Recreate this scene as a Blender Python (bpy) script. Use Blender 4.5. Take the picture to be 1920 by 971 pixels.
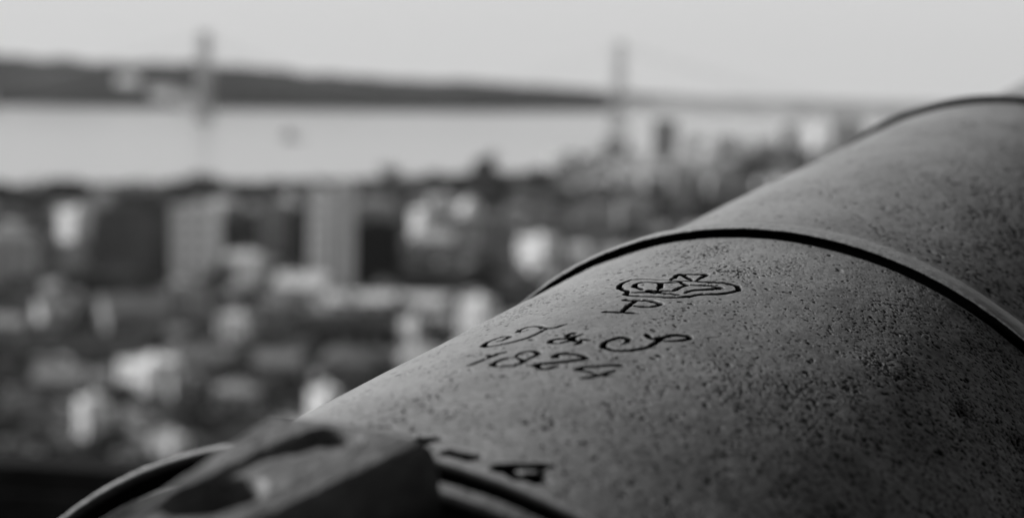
import bpy, math, random
import numpy as np
from mathutils import Vector, Matrix
random.seed(7); rng = np.random.default_rng(11)
R = math.radians
S = bpy.context.scene
for o in list(bpy.data.objects): bpy.data.objects.remove(o)

# ------------------------------------------------------------------ camera
FPX = 3400.0; CX, CY = 960.0, 485.5            # focal length and centre in the photograph's pixels
PITCH = math.atan(338.9 / FPX); ROLL = R(1.3)
F = Vector((0, math.cos(PITCH), -math.sin(PITCH)))
U0 = Vector((0, math.sin(PITCH), math.cos(PITCH)))
RT = Vector((1, 0, 0)) * math.cos(ROLL) + U0 * math.sin(ROLL)
UP = U0 * math.cos(ROLL) - Vector((1, 0, 0)) * math.sin(ROLL)
cam_d = bpy.data.cameras.new('camera'); cam = bpy.data.objects.new('camera', cam_d)
S.collection.objects.link(cam); S.camera = cam
m = Matrix((( RT.x, UP.x, -F.x, 0), (RT.y, UP.y, -F.y, 0), (RT.z, UP.z, -F.z, 0), (0, 0, 0, 1)))
cam.matrix_world = m
cam_d.sensor_width = 36; cam_d.lens = FPX / 1920 * 36
cam_d.clip_start = 0.02; cam_d.clip_end = 90000
K = 4 / 3                                       # gun scale: 0.2 m barrel radius at the inscription
cam_d.dof.use_dof = True
cam_d.dof.focus_distance = 0.583 * K
cam_d.dof.aperture_fstop = cam_d.lens / 1000 / (0.0134 * 0.583 * K)
cam_d.dof.aperture_blades = 0

# ------------------------------------------------------------------ sky, sun, exposure
CLOUD_LO, CLOUD_HI, ZEN = 6.0, 7.3, .06
SUN_EL, SUN_AZ = R(27), R(-82)                  # azimuth measured from +Y towards +X
w = bpy.data.worlds.new('World'); S.world = w; w.use_nodes = True
nt = w.node_tree; bg = nt.nodes['Background']
sky = nt.nodes.new('ShaderNodeTexSky'); sky.sky_type = 'NISHITA'; sky.sun_disc = False
sky.sun_elevation = SUN_EL; sky.sun_rotation = SUN_AZ
sky.air_density = 1.0; sky.dust_density = 4.0; sky.ozone_density = 1.0
bw = nt.nodes.new('ShaderNodeRGBToBW')
nt.links.new(sky.outputs[0], bw.inputs[0])
# overcast: the grey sky light mixed with a graded cloud layer
geo = nt.nodes.new('ShaderNodeTexCoord'); sep = nt.nodes.new('ShaderNodeSeparateXYZ'); nt.links.new(geo.outputs['Generated'], sep.inputs[0])
def wmath(op, a, b):
    q = nt.nodes.new('ShaderNodeMath'); q.operation = op
    for i, v in enumerate((a, b)):
        if isinstance(v, (int, float)): q.inputs[i].default_value = v
        else: nt.links.new(v, q.inputs[i])
    return q.outputs[0]
# bright cloud towards the river and the left, dimming added overhead and inland right to darken the gun
side = wmath('ADD', wmath('MULTIPLY', sep.outputs[1], .75), wmath('MULTIPLY', sep.outputs[0], -.66))
mr = nt.nodes.new('ShaderNodeMapRange'); mr.interpolation_type = 'SMOOTHSTEP'; nt.links.new(side, mr.inputs[0])
mr.inputs[1].default_value = -.3; mr.inputs[2].default_value = .55; mr.inputs[3].default_value = CLOUD_LO; mr.inputs[4].default_value = CLOUD_HI
mz = nt.nodes.new('ShaderNodeMapRange'); mz.interpolation_type = 'SMOOTHSTEP'; nt.links.new(sep.outputs[2], mz.inputs[0])
mz.inputs[1].default_value = .2; mz.inputs[2].default_value = .8; mz.inputs[3].default_value = 1.0; mz.inputs[4].default_value = ZEN
tot = wmath('ADD', wmath('MULTIPLY', mr.outputs[0], mz.outputs[0]), wmath('MULTIPLY', bw.outputs[0], .25))
nt.links.new(tot, bg.inputs[0])
bg.inputs[1].default_value = 0.085
sl = bpy.data.lights.new('sun', 'SUN'); sl.energy = 5; sl.angle = R(6)
so = bpy.data.objects.new('sun', sl); S.collection.objects.link(so)
sd = Vector((math.sin(SUN_AZ) * math.cos(SUN_EL), math.cos(SUN_AZ) * math.cos(SUN_EL), math.sin(SUN_EL)))
so.rotation_euler = sd.to_track_quat('Z', 'Y').to_euler(); so.location = (-3, 2, 6)
S.view_settings.view_transform = 'Standard'; S.view_settings.look = 'None'
S.view_settings.exposure = 0.0; S.view_settings.gamma = 1; S.view_settings.use_curve_mapping = False
S.cycles.use_denoising = True
S.cycles.volume_bounces = 0; S.cycles.max_bounces = 6
S.render.film_transparent = False

# ------------------------------------------------------------------ helpers
C = S.collection
def tag(o, label=None, cat=None, group=None, kind=None):
    if label: o['label'] = label
    if cat: o['category'] = cat
    if group: o['group'] = group
    if kind: o['kind'] = kind
    return o
def empty(name, loc=(0, 0, 0), rz=0, label=None, cat=None, group=None):
    o = bpy.data.objects.new(name, None); C.objects.link(o); o.location = loc
    o.rotation_euler = (0, 0, rz); o.empty_display_size = .1
    return tag(o, label, cat, group)
def link(name, me, mat=None, parent=None):
    o = bpy.data.objects.new(name, me); C.objects.link(o)
    if mat and not me.materials: me.materials.append(mat)
    if parent: o.parent = parent
    return o
def np_mesh(name, V, Fq, smooth=True):
    me = bpy.data.meshes.new(name); V = np.asarray(V, np.float32); Fq = np.asarray(Fq, np.int32)
    me.vertices.add(len(V)); me.vertices.foreach_set('co', V.ravel())
    k = Fq.shape[1]; n = len(Fq)
    me.loops.add(n * k); me.loops.foreach_set('vertex_index', Fq.ravel())
    me.polygons.add(n); me.polygons.foreach_set('loop_start', np.arange(0, n * k, k, dtype=np.int32))
    me.polygons.foreach_set('loop_total', np.full(n, k, np.int32))
    me.polygons.foreach_set('use_smooth', np.full(n, smooth)); me.update(calc_edges=True)
    return me
class MB:
    def __init__(s): s.v = []; s.f = []
    def add(s, vs, fs):
        n = len(s.v); s.v += [tuple(v) for v in vs]; s.f += [tuple(i + n for i in f) for f in fs]; return s
    def box(s, x0, x1, y0, y1, z0, z1):
        return s.add([(x0,y0,z0),(x1,y0,z0),(x1,y1,z0),(x0,y1,z0),(x0,y0,z1),(x1,y0,z1),(x1,y1,z1),(x0,y1,z1)],
            [(0,3,2,1),(4,5,6,7),(0,1,5,4),(1,2,6,5),(2,3,7,6),(3,0,4,7)])
    def tube(s, a, b, r0, r1, n=8):
        a = Vector(a); b = Vector(b); d = (b - a).normalized()
        u = d.orthogonal().normalized(); v = d.cross(u)
        ring = [a + (u * math.cos(t) + v * math.sin(t)) * r0 for t in [2 * math.pi * i / n for i in range(n)]]
        ring += [b + (u * math.cos(t) + v * math.sin(t)) * r1 for t in [2 * math.pi * i / n for i in range(n)]]
        return s.add(ring, [(i, (i + 1) % n, n + (i + 1) % n, n + i) for i in range(n)] + [tuple(range(n))[::-1], tuple(range(n, 2 * n))])
    def mesh(s, name, smooth=False):
        me = bpy.data.meshes.new(name); me.from_pydata(s.v, [], s.f); me.update()
        if smooth:
            for p in me.polygons: p.use_smooth = True
        return me
    def build(s, name, mat, parent=None, smooth=False): return link(name, s.mesh(name, smooth), mat, parent)

def mat(name, g, rough=.8, spec=.3, var=.25, scale=3.0, bump=0.0, bscale=40., metal=0.):
    """neutral grey (the photograph is monochrome) procedural surface with worn variation"""
    M = bpy.data.materials.new(name); M.use_nodes = True; t = M.node_tree; b = t.nodes['Principled BSDF']
    tc = t.nodes.new('ShaderNodeTexCoord'); n = t.nodes.new('ShaderNodeTexNoise')
    n.inputs['Scale'].default_value = scale; n.inputs['Detail'].default_value = 6; n.inputs['Roughness'].default_value = .6
    t.links.new(tc.outputs['Object'], n.inputs['Vector'])
    r = t.nodes.new('ShaderNodeValToRGB'); r.color_ramp.elements[0].position = .3; r.color_ramp.elements[1].position = .7
    a, c = g * (1 - var), min(g * (1 + var), .88)
    r.color_ramp.elements[0].color = (a, a, a, 1); r.color_ramp.elements[1].color = (c, c, c, 1)
    t.links.new(n.outputs[0], r.inputs[0]); t.links.new(r.outputs[0], b.inputs['Base Color'])
    b.inputs['Roughness'].default_value = rough; b.inputs['Specular IOR Level'].default_value = spec
    b.inputs['Metallic'].default_value = metal
    if bump:
        n2 = t.nodes.new('ShaderNodeTexNoise'); n2.inputs['Scale'].default_value = bscale; n2.inputs['Detail'].default_value = 8
        t.links.new(tc.outputs['Object'], n2.inputs['Vector'])
        bp = t.nodes.new('ShaderNodeBump'); bp.inputs['Strength'].default_value = bump; bp.inputs['Distance'].default_value = .01
        t.links.new(n2.outputs[0], bp.inputs['Height']); t.links.new(bp.outputs[0], b.inputs['Normal'])
    return M
_mc = {}
def wall_mat(g, kind='plaster'):
    k = (round(g, 2), kind)
    if k not in _mc: _mc[k] = mat(f'{kind}_{int(g * 100)}', g, .85, .2, .12, .25 if kind == 'plaster' else .8)
    return _mc[k]

def ray(px, py):
    return (RT * ((px - CX) / FPX) - UP * ((py - CY) / FPX) + F)

# ------------------------------------------------------------------ terrain
WATER = -110.0
TY = [-50, 3.5, 12, 30, 60, 110, 180, 260, 350, 500, 700, 900, 1150]
TZ = [108, 108, 100, 94, 82, 64, 44, 30, 22, 17, 21, 27, 30]
SA = [-.6, -.28, -.10, 0., .06, .1, .2, .6]
SS = [1650, 1700, 1900, 2150, 2350, 2900, 3200, 3400]
def sst(t): t = np.clip(t, 0, 1); return t * t * (3 - 2 * t)
def terr(x, y):
    x = np.asarray(x, float); y = np.asarray(y, float)
    a = x / np.maximum(y, 200.); sh = np.interp(a, SA, SS)
    h = np.interp(y, TY, TZ)
    k = sst((y - 1150) / (sh - 1150))
    h = np.where(y > 1150, 30 * (1 - k) + 0 * k, h)
    rise = sst((a + .09) / .14) * np.exp(-((y - 1100) / 420.) ** 2) * 12
    h = h + rise + np.where((y > 300) & (y < sh - 100), 1.5 * np.sin(x / 70.) * np.cos(y / 90.), 0)
    h = np.where(y > sh, -3, h)
    return h + WATER
def hit(px, py):
    d = ray(px, py); prev = None
    for y in np.arange(120, 3600, 4.0):
        x = d.x / d.y * y; z = d.z / d.y * y
        if z <= terr(x, y): return Vector((x, y, float(terr(x, y))))
    x = d.x / d.y * 3300; return Vector((x, 3300, WATER))
gx = np.concatenate([np.linspace(-6000, -900, 30)[:-1], np.linspace(-900, 1100, 140), np.linspace(1100, 6000, 30)[1:]])
gy = np.concatenate([np.array([-60, -20, 0, 3.4, 4.0, 8, 14, 22]), np.linspace(30, 3500, 260)])
X, Y = np.meshgrid(gx, gy); Z = terr(X, Y); Z = np.where(Y < 3.45, -1.75, np.minimum(Z, -3.0))
nx, ny = len(gx), len(gy); I = np.arange(nx * ny).reshape(ny, nx)
Fq = np.stack([I[:-1, :-1], I[:-1, 1:], I[1:, 1:], I[1:, :-1]], -1).reshape(-1, 4)
M_ground = mat('city_ground', .03, .95, .1, .5, .02)
o = link('ground', np_mesh('ground', np.stack([X, Y, Z], -1).reshape(-1, 3), Fq), M_ground); tag(o, kind='structure')
# river
M_water = bpy.data.materials.new('river_water'); M_water.use_nodes = True; t = M_water.node_tree; b = t.nodes['Principled BSDF']
b.inputs['Base Color'].default_value = (.45, .45, .45, 1); b.inputs['Roughness'].default_value = .26
tc = t.nodes.new('ShaderNodeTexCoord'); n = t.nodes.new('ShaderNodeTexNoise'); n.inputs['Scale'].default_value = .05; n.inputs['Detail'].default_value = 6
bp = t.nodes.new('ShaderNodeBump'); bp.inputs['Strength'].default_value = .12; bp.inputs['Distance'].default_value = 1.0
t.links.new(tc.outputs['Object'], n.inputs['Vector']); t.links.new(n.outputs[0], bp.inputs['Height']); t.links.new(bp.outputs[0], b.inputs['Normal'])
o = MB().add([(-14000, 1000, WATER), (14000, 1000, WATER), (14000, 13500, WATER), (-14000, 13500, WATER)], [(0, 1, 2, 3)]).build('water', M_water); tag(o, kind='structure')
# terrace paving
M_pave = mat('terrace_stone', .16, .9, .2, .4, 2., .6, 12.)
o = MB().box(-14, 16, -8, 3.3, -1.75, -1.55).build('pavement', M_pave); tag(o, kind='structure')
# the far bank
def far_hill(name, pts, dist, deep, M):
    """pts: (px, crest row); a ridge standing on the water with a broad back"""
    V = []; Fa = []; n = 160; prof = [(0, 0), (.08, .32), (.22, .66), (.5, .93), (.8, 1.), (1.6, .75), (3., .4), (5., 0)]
    xs = np.linspace(pts[0][0], pts[-1][0], n)
    rs = np.interp(xs, [p[0] for p in pts], [p[1] for p in pts]); ds = np.interp(xs, [p[0] for p in pts], [p[2] for p in pts])
    ph = rng.uniform(0, 6, 5)
    for i in range(n):
        d = ray(xs[i], rs[i]); D = ds[i] + deep * .7
        zc = d.z / d.y * D - WATER
        zc *= 1 + .03 * math.sin(i * .31 + ph[0]) + .015 * math.sin(i * .83 + ph[1]) + .02 * math.sin(i * 1.9 + ph[2])
        for q, (u, h) in enumerate(prof):
            yy = ds[i] + deep * u; wob = 1 + .12 * math.sin(i * .6 + q * 1.3 + ph[3]) * (0 < h < 1)
            V.append((d.x / d.y * D * (yy / D), yy, WATER - 2 + (zc + 2) * h * wob))
    k = len(prof)
    for i in range(n - 1):
        for q in range(k - 1): Fa.append((i * k + q, (i + 1) * k + q, (i + 1) * k + q + 1, i * k + q + 1))
    o = link(name, np_mesh(name, V, Fa), M); tag(o, kind='structure'); return o
M_hill = mat('wooded_hill', .022, .95, .1, .5, .004)
far_hill('hills', [(-2600, 112, 5000), (-700, 100, 5000), (-200, 102, 5100), (0, 104, 5200), (100, 112, 5200), (300, 118, 5300), (420, 124, 5400), (560, 136, 5500), (760, 148, 5700), (900, 156, 5900), (1050, 164, 6200), (1200, 176, 6700), (1290, 184, 6900)], 0, 700, M_hill)
M_shore = mat('built_up_shore', .3, .95, .1, .5, .01)
far_hill('hills', [(1110, 182, 6600), (1300, 185, 6400), (1500, 189, 6200), (1700, 198, 6000), (2000, 205, 6000), (2500, 210, 6000)], 0, 700, M_shore)

# ------------------------------------------------------------------ suspension bridge
M_steel = mat('painted_bridge_steel', .5, .6, .4, .15, .05)
M_deck = mat('weathered_deck_steel', .2, .7, .3, .15, .05)
M_conc = mat('bridge_pier_concrete', .4, .9, .2, .15, .05)
DB = 4100.
def bx(px): d = ray(px, 200); return d.x / d.y * DB
br = empty('suspension_bridge', (bx(770), DB, WATER), 0, 'long suspension bridge with two tall towers crossing the hazy river', 'bridge')
tx = [bx(383) - br.location.x, bx(1158) - br.location.x]
DECK = 72.
for x in tx:
    b_ = MB(); top = 196 if x < 0 else 194
    for s in (-1, 1):
        b_.add([(x-3.6, s*15-3.2, 8), (x+3.6, s*15-3.2, 8), (x+3.6, s*15+3.2, 8), (x-3.6, s*15+3.2, 8),
                (x-2.8, s*11-2.6, top), (x+2.8, s*11-2.6, top), (x+2.8, s*11+2.6, top), (x-2.8, s*11+2.6, top)],
               [(0,3,2,1),(4,5,6,7),(0,1,5,4),(1,2,6,5),(2,3,7,6),(3,0,4,7)])
    for z0, z1 in ((8, 40), (40, DECK - 4), (DECK + 8, 110), (110, 145), (145, 180)):
        b_.tube((x, -14, z0), (x, 13, z1), 1.2, 1.2, 6); b_.tube((x + .3, 14, z0), (x + .3, -13, z1), 1.2, 1.2, 6)
    for z in (DECK + 9, 120, 150, top - 3): b_.box(x - 3.9, x + 3.9, -14, 14, z - 2.5, z + 2.5)
    # the truss legs splay along the bridge, seen from the side
    for s in (-1, 1):
        for e in (-1, 1): b_.tube((x + s * 15, e * 14, 8), (x + s * 12, e * 10, top - 2), 2.2, 2.0, 6)
    for e in (-14, 13):
        for z in np.arange(14, top - 30, 30): b_.tube((x - 13, e, z), (x + 13, e, z + 26), 1.3, 1.3, 6); b_.tube((x + 13, e + .4, z), (x - 13, e + .4, z + 26), 1.3, 1.3, 6)
    b_.box(x - 14, x + 14, -4.5, 4.5, top - 5, top)
    b_.build('tower', M_steel, br)
    MB().box(x - 20, x + 20, -24, 24, -2, 9).build('pier', M_conc, br)
xl, xr = bx(-250) - br.location.x, bx(2300) - br.location.x
dk = MB(); dk.box(xl, xr, -11.5, 11.5, DECK - 1, DECK + 1); dk.box(xl, xr, -10.5, 10.5, DECK - 10.5, DECK - 9)
for x in np.arange(xl, xr, 14):
    for s in (-10, 10): dk.tube((x, s, DECK - 10), (x + 7, s, DECK - 1), .5, .5, 4); dk.tube((x + 7, s, DECK - 1), (x + 14, s, DECK - 10), .5, .5, 4)
dk.build('deck', M_deck, br)
def cable_z(x):
    c = (tx[0] + tx[1]) / 2; h = (tx[1] - tx[0]) / 2
    if tx[0] <= x <= tx[1]: return DECK + 5 + (188 - DECK - 5) * ((x - c) / h) ** 2
    e = abs(x - (tx[0] if x < tx[0] else tx[1])) / 480.
    return 188 + (DECK - 188) * (1 - (1 - min(e, 1)) ** 1.25)
for s in (-11.8, 11.8):
    c_ = MB(); xs = np.concatenate([np.linspace(tx[0] - 480, tx[0], 16), np.linspace(tx[0], tx[1], 50)[1:], np.linspace(tx[1], tx[1] + 480, 16)[1:]])
    for a, b2 in zip(xs[:-1], xs[1:]): c_.tube((a, s, cable_z(a)), (b2, s, cable_z(b2)), .6, .6, 6)
    c_.build('main_cable', M_steel, br)
    for x in np.arange(tx[0] - 460, tx[1] + 460, 40): MB().box(x - .15, x + .15, s - .15, s + .15, DECK, cable_z(x)).build('hanger', M_steel, br)
x = tx[1] + 480
for x in (tx[0] - 480, tx[1] + 480, tx[1] + 760):
    MB().box(x - 2.5, x + 2.5, -9, 9, -2, DECK - 10.5).build('pier', M_conc, br)

# ------------------------------------------------------------------ buildings
M_glass = mat('window_glass', .03, .25, .5, .1, 1.)
M_frame = mat('window_frame', .5, .6, .3, .1, 1.)
M_door = mat('painted_door', .08, .6, .3, .2, 1.)
win_me = MB().box(-.5, .5, -.04, .25, -.85, .85).mesh('window'); win_me.materials.append(M_glass)
frame_me = MB().box(-.62, -.5, -.08, .1, -.97, .97).box(.5, .62, -.08, .1, -.97, .97).box(-.5, .5, -.08, .1, .85, .97).box(-.66, .66, -.14, .1, -1.05, -.85).mesh('window_frame')
frame_me.materials.append(M_frame)
NB = [0]
def building(name, loc, rz, W, D, H, roof, gw, gr, label, cat='building', group=None, windows=True, maxwin=15):
    """W wide, D deep, H tall to the eaves; roof 'flat', 'hip', 'gable' or 'dome'"""
    r = empty(name, loc, rz, label, cat, group)
    wm = wall_mat(gw); rm = wall_mat(gr, 'tiles')
    sink = 8
    b_ = MB().box(-W/2, W/2, 0, D, -sink, H)
    b_.box(-W/2-.25, W/2+.25, -.25, D+.25, H-.55, H-.02) if roof != 'flat' else None
    b_.build('wall', wm, r)
    rf = MB(); e = .5
    if roof == 'flat':
        rf.box(-W/2+.3, W/2-.3, .3, D-.3, H+.003, H+.12)
        q = MB(); q.box(-W/2, W/2, 0, .3, H+.002, H+.9); q.box(-W/2, W/2, D-.3, D, H+.002, H+.9); q.box(-W/2, -W/2+.3, .302, D-.302, H+.002, H+.9); q.box(W/2-.3, W/2, .302, D-.302, H+.002, H+.9)
        ro = rf.build('roof', rm, r); q.build('parapet', wm, ro)
        MB().box(-W*.1, W*.12, D*.5, D*.75, H+.12, H+2.4).build('stair_house', wm, ro)
    elif roof == 'dome':
        n = 24; rad = min(W, D) * .38
        MB().tube((0, D/2, H), (0, D/2, H + rad * .6), rad, rad, n).build('drum', wm, r)
        for j in range(7):
            a0, a1 = j / 7 * math.pi / 2, (j + 1) / 7 * math.pi / 2
            rf.tube((0, D/2, H + rad * .6 + rad * math.sin(a0)), (0, D/2, H + rad * .6 + rad * math.sin(a1) + .001), rad * 1.05 * math.cos(a0), rad * 1.05 * math.cos(a1) + .01, n)
        ro = rf.build('roof', rm, r, True)
        MB().tube((0, D/2, H + rad * 1.6), (0, D/2, H + rad * 2.1), rad * .14, rad * .1, 10).build('lantern', wm, ro)
    else:
        hr = min(W, D) * random.uniform(.24, .34)
        if roof == 'gable':
            if W >= D: V = [(-W/2-e,-e,H),(W/2+e,-e,H),(W/2+e,D+e,H),(-W/2-e,D+e,H),(-W/2-e,D/2,H+hr),(W/2+e,D/2,H+hr)]; Fs=[(0,1,5,4),(1,2,5),(2,3,4,5),(3,0,4),(0,3,2,1)]
            else: V = [(-W/2-e,-e,H),(W/2+e,-e,H),(W/2+e,D+e,H),(-W/2-e,D+e,H),(0,-e,H+hr),(0,D+e,H+hr)]; Fs=[(0,1,4),(1,2,5,4),(2,3,5),(3,0,4,5),(0,3,2,1)]
        else:
            if W >= D: V = [(-W/2-e,-e,H),(W/2+e,-e,H),(W/2+e,D+e,H),(-W/2-e,D+e,H),(-W/2+D/2,D/2,H+hr),(W/2-D/2+.01,D/2,H+hr)]; Fs=[(0,1,5,4),(1,2,5),(2,3,4,5),(3,0,4),(0,3,2,1)]
            else: V = [(-W/2-e,-e,H),(W/2+e,-e,H),(W/2+e,D+e,H),(-W/2-e,D+e,H),(0,W/2,H+hr),(0,D-W/2,H+hr)]; Fs=[(0,1,4),(1,2,5,4),(2,3,5),(3,0,4,5),(0,3,2,1)]
        ro = rf.add(V, Fs).build('roof', rm, r)
        cx_ = W * random.uniform(-.25, .25)
        for s in (-1, 1) if W > 14 else (1,):
            MB().box(cx_*s-.5, cx_*s+.5, D*.5, D*.5+.8, H, H + hr + 1.3).build('chimney', wm, ro)
    if windows:
        fl = max(1, int((H - .6) / 3.3)); nc = max(1, int((W - 1) / 2.9))
        while fl * nc > maxwin and nc > 3: nc -= 1
        while fl * nc > maxwin and fl > 2: fl -= 1
        for i in range(fl):
            for j in range(nc):
                z = H - 2.0 - i * (H - 1.5) / fl * .98; x = (j + .5) / nc * (W - 1.2) - (W - 1.2) / 2
                wv = link('window', win_me, None, r); wv.location = (x, 0, z); wv.scale = (1.1, 1, 1.15)
                fr = link('window_frame', frame_me, None, wv)
                NB[0] += 1
        if H > 4 and loc[1] < 650:
            d_ = MB().box(-.6, .6, -.05, .1, 0, 2.3).build('door', M_door, r)
    return r
LM = []      # (pixel box, D, name for reference)
def lm(x0, yt, x1, yb, roof, gw, gr, name, label, ref, rz=0., depth=None, cat='building', group=None, windows=True):
    if gw >= .7 and rz < -R(12): x0 += 10; x1 -= 10; yt += 12; rz = rz * 1.6
    p = hit((x0 + x1) / 2, yb); D = p.y
    W = (x1 - x0) / FPX * D / (math.cos(rz) + (.7 * math.sin(abs(rz)) if name != 'long_building' else 0))
    d = ray((x0 + x1) / 2, yt); ztop = d.z / d.y * (D + (4 if roof != 'flat' else 0)); H = ztop - p.z
    dp = depth or min(max(W * .8, 6), 18)
    if roof in ('hip', 'gable'): H -= min(W, dp) * .28
    if roof == 'dome': H -= min(W, dp) * .38 * 1.7
    H = max(H, 2.8)
    building(name, (p.x, p.y, p.z), rz, W, dp, H, roof, gw, gr, label, cat, group, windows)
    LM.append(((x0, yt, x1, yb), D, ref)); return p
A = 'apartment_building'; Hs = 'house'
# back rows first (rows are the photograph's pixels, turned into places on the hillside)
lm(86, 385, 162, 462, 'flat', .8, .8, A, 'bright white block standing highest at the far left of the town', 'bright white block at the far left', R(-25))
lm(-30, 425, 78, 545, 'hip', .5, .3, A, 'pale grey block with sloped roof at the left edge of the view', 'pale block at the left edge', R(18))
lm(176, 376, 284, 520, 'hip', .10, .03, A, 'broad dark grey block under a black roof near the left skyline', 'broad dark grey block', R(3))
lm(284, 398, 316, 520, 'flat', .03, .03, A, 'narrow near-black tower house beside the pale striped facade', 'narrow near-black tower house')
lm(316, 392, 402, 532, 'flat', .88, .3, A, 'tall pale facade with vertical stripes left of the town centre', 'tall pale striped facade', R(-6))
lm(405, 400, 476, 478, 'hip', .06, .03, Hs, 'dark house with black roof right of the pale striped facade', 'dark house by the striped facade')
lm(410, 470, 486, 552, 'gable', .62, .45, Hs, 'light house with gabled roof below the dark house and beside the striped facade', 'light gabled house', R(-20))
lm(484, 372, 538, 500, 'hip', .38, .12, A, 'mid grey slender block between two dark gaps', 'mid grey slender block')
lm(538, 398, 574, 512, 'flat', .03, .03, A, 'narrow black block left of the tall white slab', 'narrow black block')
lm(574, 366, 620, 542, 'flat', .88, .5, A, 'tall white slab tower left of the black square building', 'tall white slab tower', R(-8))
lm(626, 352, 660, 566, 'flat', .82, .4, A, 'slim light tower touching the black square building', 'slim light tower', R(-5))
lm(658, 424, 748, 545, 'flat', .02, .03, A, 'large black square-fronted building in the middle of the town', 'black square building', 0, None, 'building', None, False)
lm(660, 366, 742, 426, 'hip', .42, .2, Hs, 'grey house with hipped roof directly behind the black square building', 'grey house behind the black square')
lm(752, 385, 806, 462, 'flat', .82, .75, A, 'white block right above the corner of the black square building', 'white block by the black square', R(-28))
lm(770, 432, 850, 500, 'gable', .5, .38, A, 'light grey long house right of the black square building', 'light grey long house', R(-10))
lm(748, 490, 830, 556, 'hip', .04, .04, Hs, 'dark low house at the foot of the black square building on its right', 'dark low house')
lm(830, 500, 905, 560, 'gable', .07, .05, Hs, 'dark gabled house below the round white dome', 'dark gabled house')
lm(848, 372, 912, 462, 'dome', .5, .85, 'domed_church', 'pale church with round white dome on the hill', 'white dome', 0, 13, 'church')
lm(946, 438, 1040, 512, 'flat', .85, .85, A, 'broad bright white block closest to the gun barrel ridge', 'broad bright white block', R(-25))
lm(905, 395, 960, 470, 'hip', .3, .14, Hs, 'mid grey house right of the white dome', 'mid grey house by the dome')
lm(1000, 395, 1070, 468, 'hip', .26, .1, Hs, 'grey hipped house above the broad bright white block', 'grey hipped house')
lm(1080, 385, 1150, 470, 'gable', .3, .16, Hs, 'grey gabled house just above the moulding of the gun', 'grey gabled house')
lm(1160, 362, 1226, 440, 'hip', .4, .2, Hs, 'light grey house left of the first dark cypress', 'light grey house by the cypress')
lm(1255, 330, 1300, 400, 'flat', .5, .4, A, 'light block between the two dark cypresses', 'light block between cypresses')
lm(1330, 318, 1400, 385, 'hip', .35, .18, Hs, 'grey house right of the second dark cypress', 'grey house by second cypress')
lm(610, 548, 850, 600, 'gable', .8, .6, 'long_building', 'very long pale terrace with low roof below the black square building', 'long pale terrace', R(-4), 12)
lm(838, 556, 925, 640, 'flat', .82, .7, A, 'white block with flat roof at the right end of the long pale terrace', 'white flat-roofed block', R(-20))
lm(735, 588, 792, 660, 'flat', .72, .6, A, 'white narrow block below the middle of the long pale terrace', 'white narrow block', R(-18))
lm(528, 590, 740, 660, 'hip', .04, .04, 'long_building', 'long dark building below the long pale terrace', 'long dark building', R(4), 13)
lm(500, 514, 612, 570, 'gable', .66, .5, Hs, 'light sloping-roofed house at the foot of the tall white slab', 'light sloping house', R(-14))
lm(187, 500, 262, 560, 'hip', .025, .025, Hs, 'black-roofed house at the foot of the broad dark grey block', 'black-roofed house')
lm(72, 562, 142, 634, 'gable', .55, .4, Hs, 'pale house with slanting roof on the left side of the town', 'pale slanting house', R(30))
lm(18, 548, 76, 610, 'hip', .1, .06, Hs, 'dark house left of the pale slanting-roofed house', 'dark house left of slanting one')
lm(-30, 590, 40, 650, 'gable', .4, .3, Hs, 'mid grey gabled house cut by the left edge, lower row', 'mid grey gabled house at the edge')
lm(190, 556, 330, 640, 'gable', .26, .2, A, 'wide mid grey building with large sloping roof in the left of the town', 'wide mid grey sloping building', R(22))
lm(335, 545, 385, 610, 'flat', .42, .36, Hs, 'small light grey house under the tall pale striped facade', 'small light grey house')
lm(398, 580, 470, 652, 'hip', .62, .5, Hs, 'light house with hipped roof alone among dark trees left of centre', 'light hipped house', R(-20))
lm(478, 560, 535, 620, 'gable', .3, .2, Hs, 'grey gabled house left of the long dark building', 'grey house left of the long dark building')
lm(0, 632, 290, 690, 'hip', .035, .035, 'long_building', 'very long dark building on the left, above the bright white hall', 'very long dark building', R(2), 14)
lm(188, 672, 314, 742, 'flat', .88, .88, 'hall', 'wide bright white hall with flat roof in the lower left', 'bright white hall', R(-22), 12)
lm(60, 690, 150, 770, 'gable', .3, .24, Hs, 'mid grey gabled house left of the bright white hall', 'mid grey house left of the hall')
lm(180, 728, 262, 790, 'hip', .02, .02, Hs, 'small black-roofed house right in front of the bright white hall', 'small black-roofed house')
lm(122, 742, 182, 826, 'flat', .88, .88, Hs, 'small bright white cube house below the white hall', 'small white cube house', R(-28))
lm(330, 650, 420, 735, 'gable', .28, .22, Hs, 'mid grey house right of the bright white hall', 'mid grey house right of the hall', R(12))
lm(400, 712, 482, 782, 'hip', .42, .3, Hs, 'light grey hipped house above the dark tree clump in the lower middle', 'light grey hipped house')
lm(470, 660, 560, 745, 'gable', .26, .18, Hs, 'grey house with gable below the long dark building', 'grey house below the long dark building', R(-8))
lm(556, 726, 628, 815, 'flat', .88, .88, Hs, 'small bright white house touching the edge of the gun barrel', 'small bright white house at the barrel', R(-26))
lm(600, 655, 700, 740, 'hip', .2, .14, Hs, 'dark grey hipped house just left of the barrel edge', 'dark grey hipped house')
lm(262, 818, 345, 880, 'flat', .7, .72, Hs, 'lowest pale flat-roofed house, just above the moulding of the gun', 'lowest pale house', R(-15))
lm(0, 740, 90, 800, 'hip', .14, .09, Hs, 'dark hipped house low at the left edge of the view', 'low dark hipped house')
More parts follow.
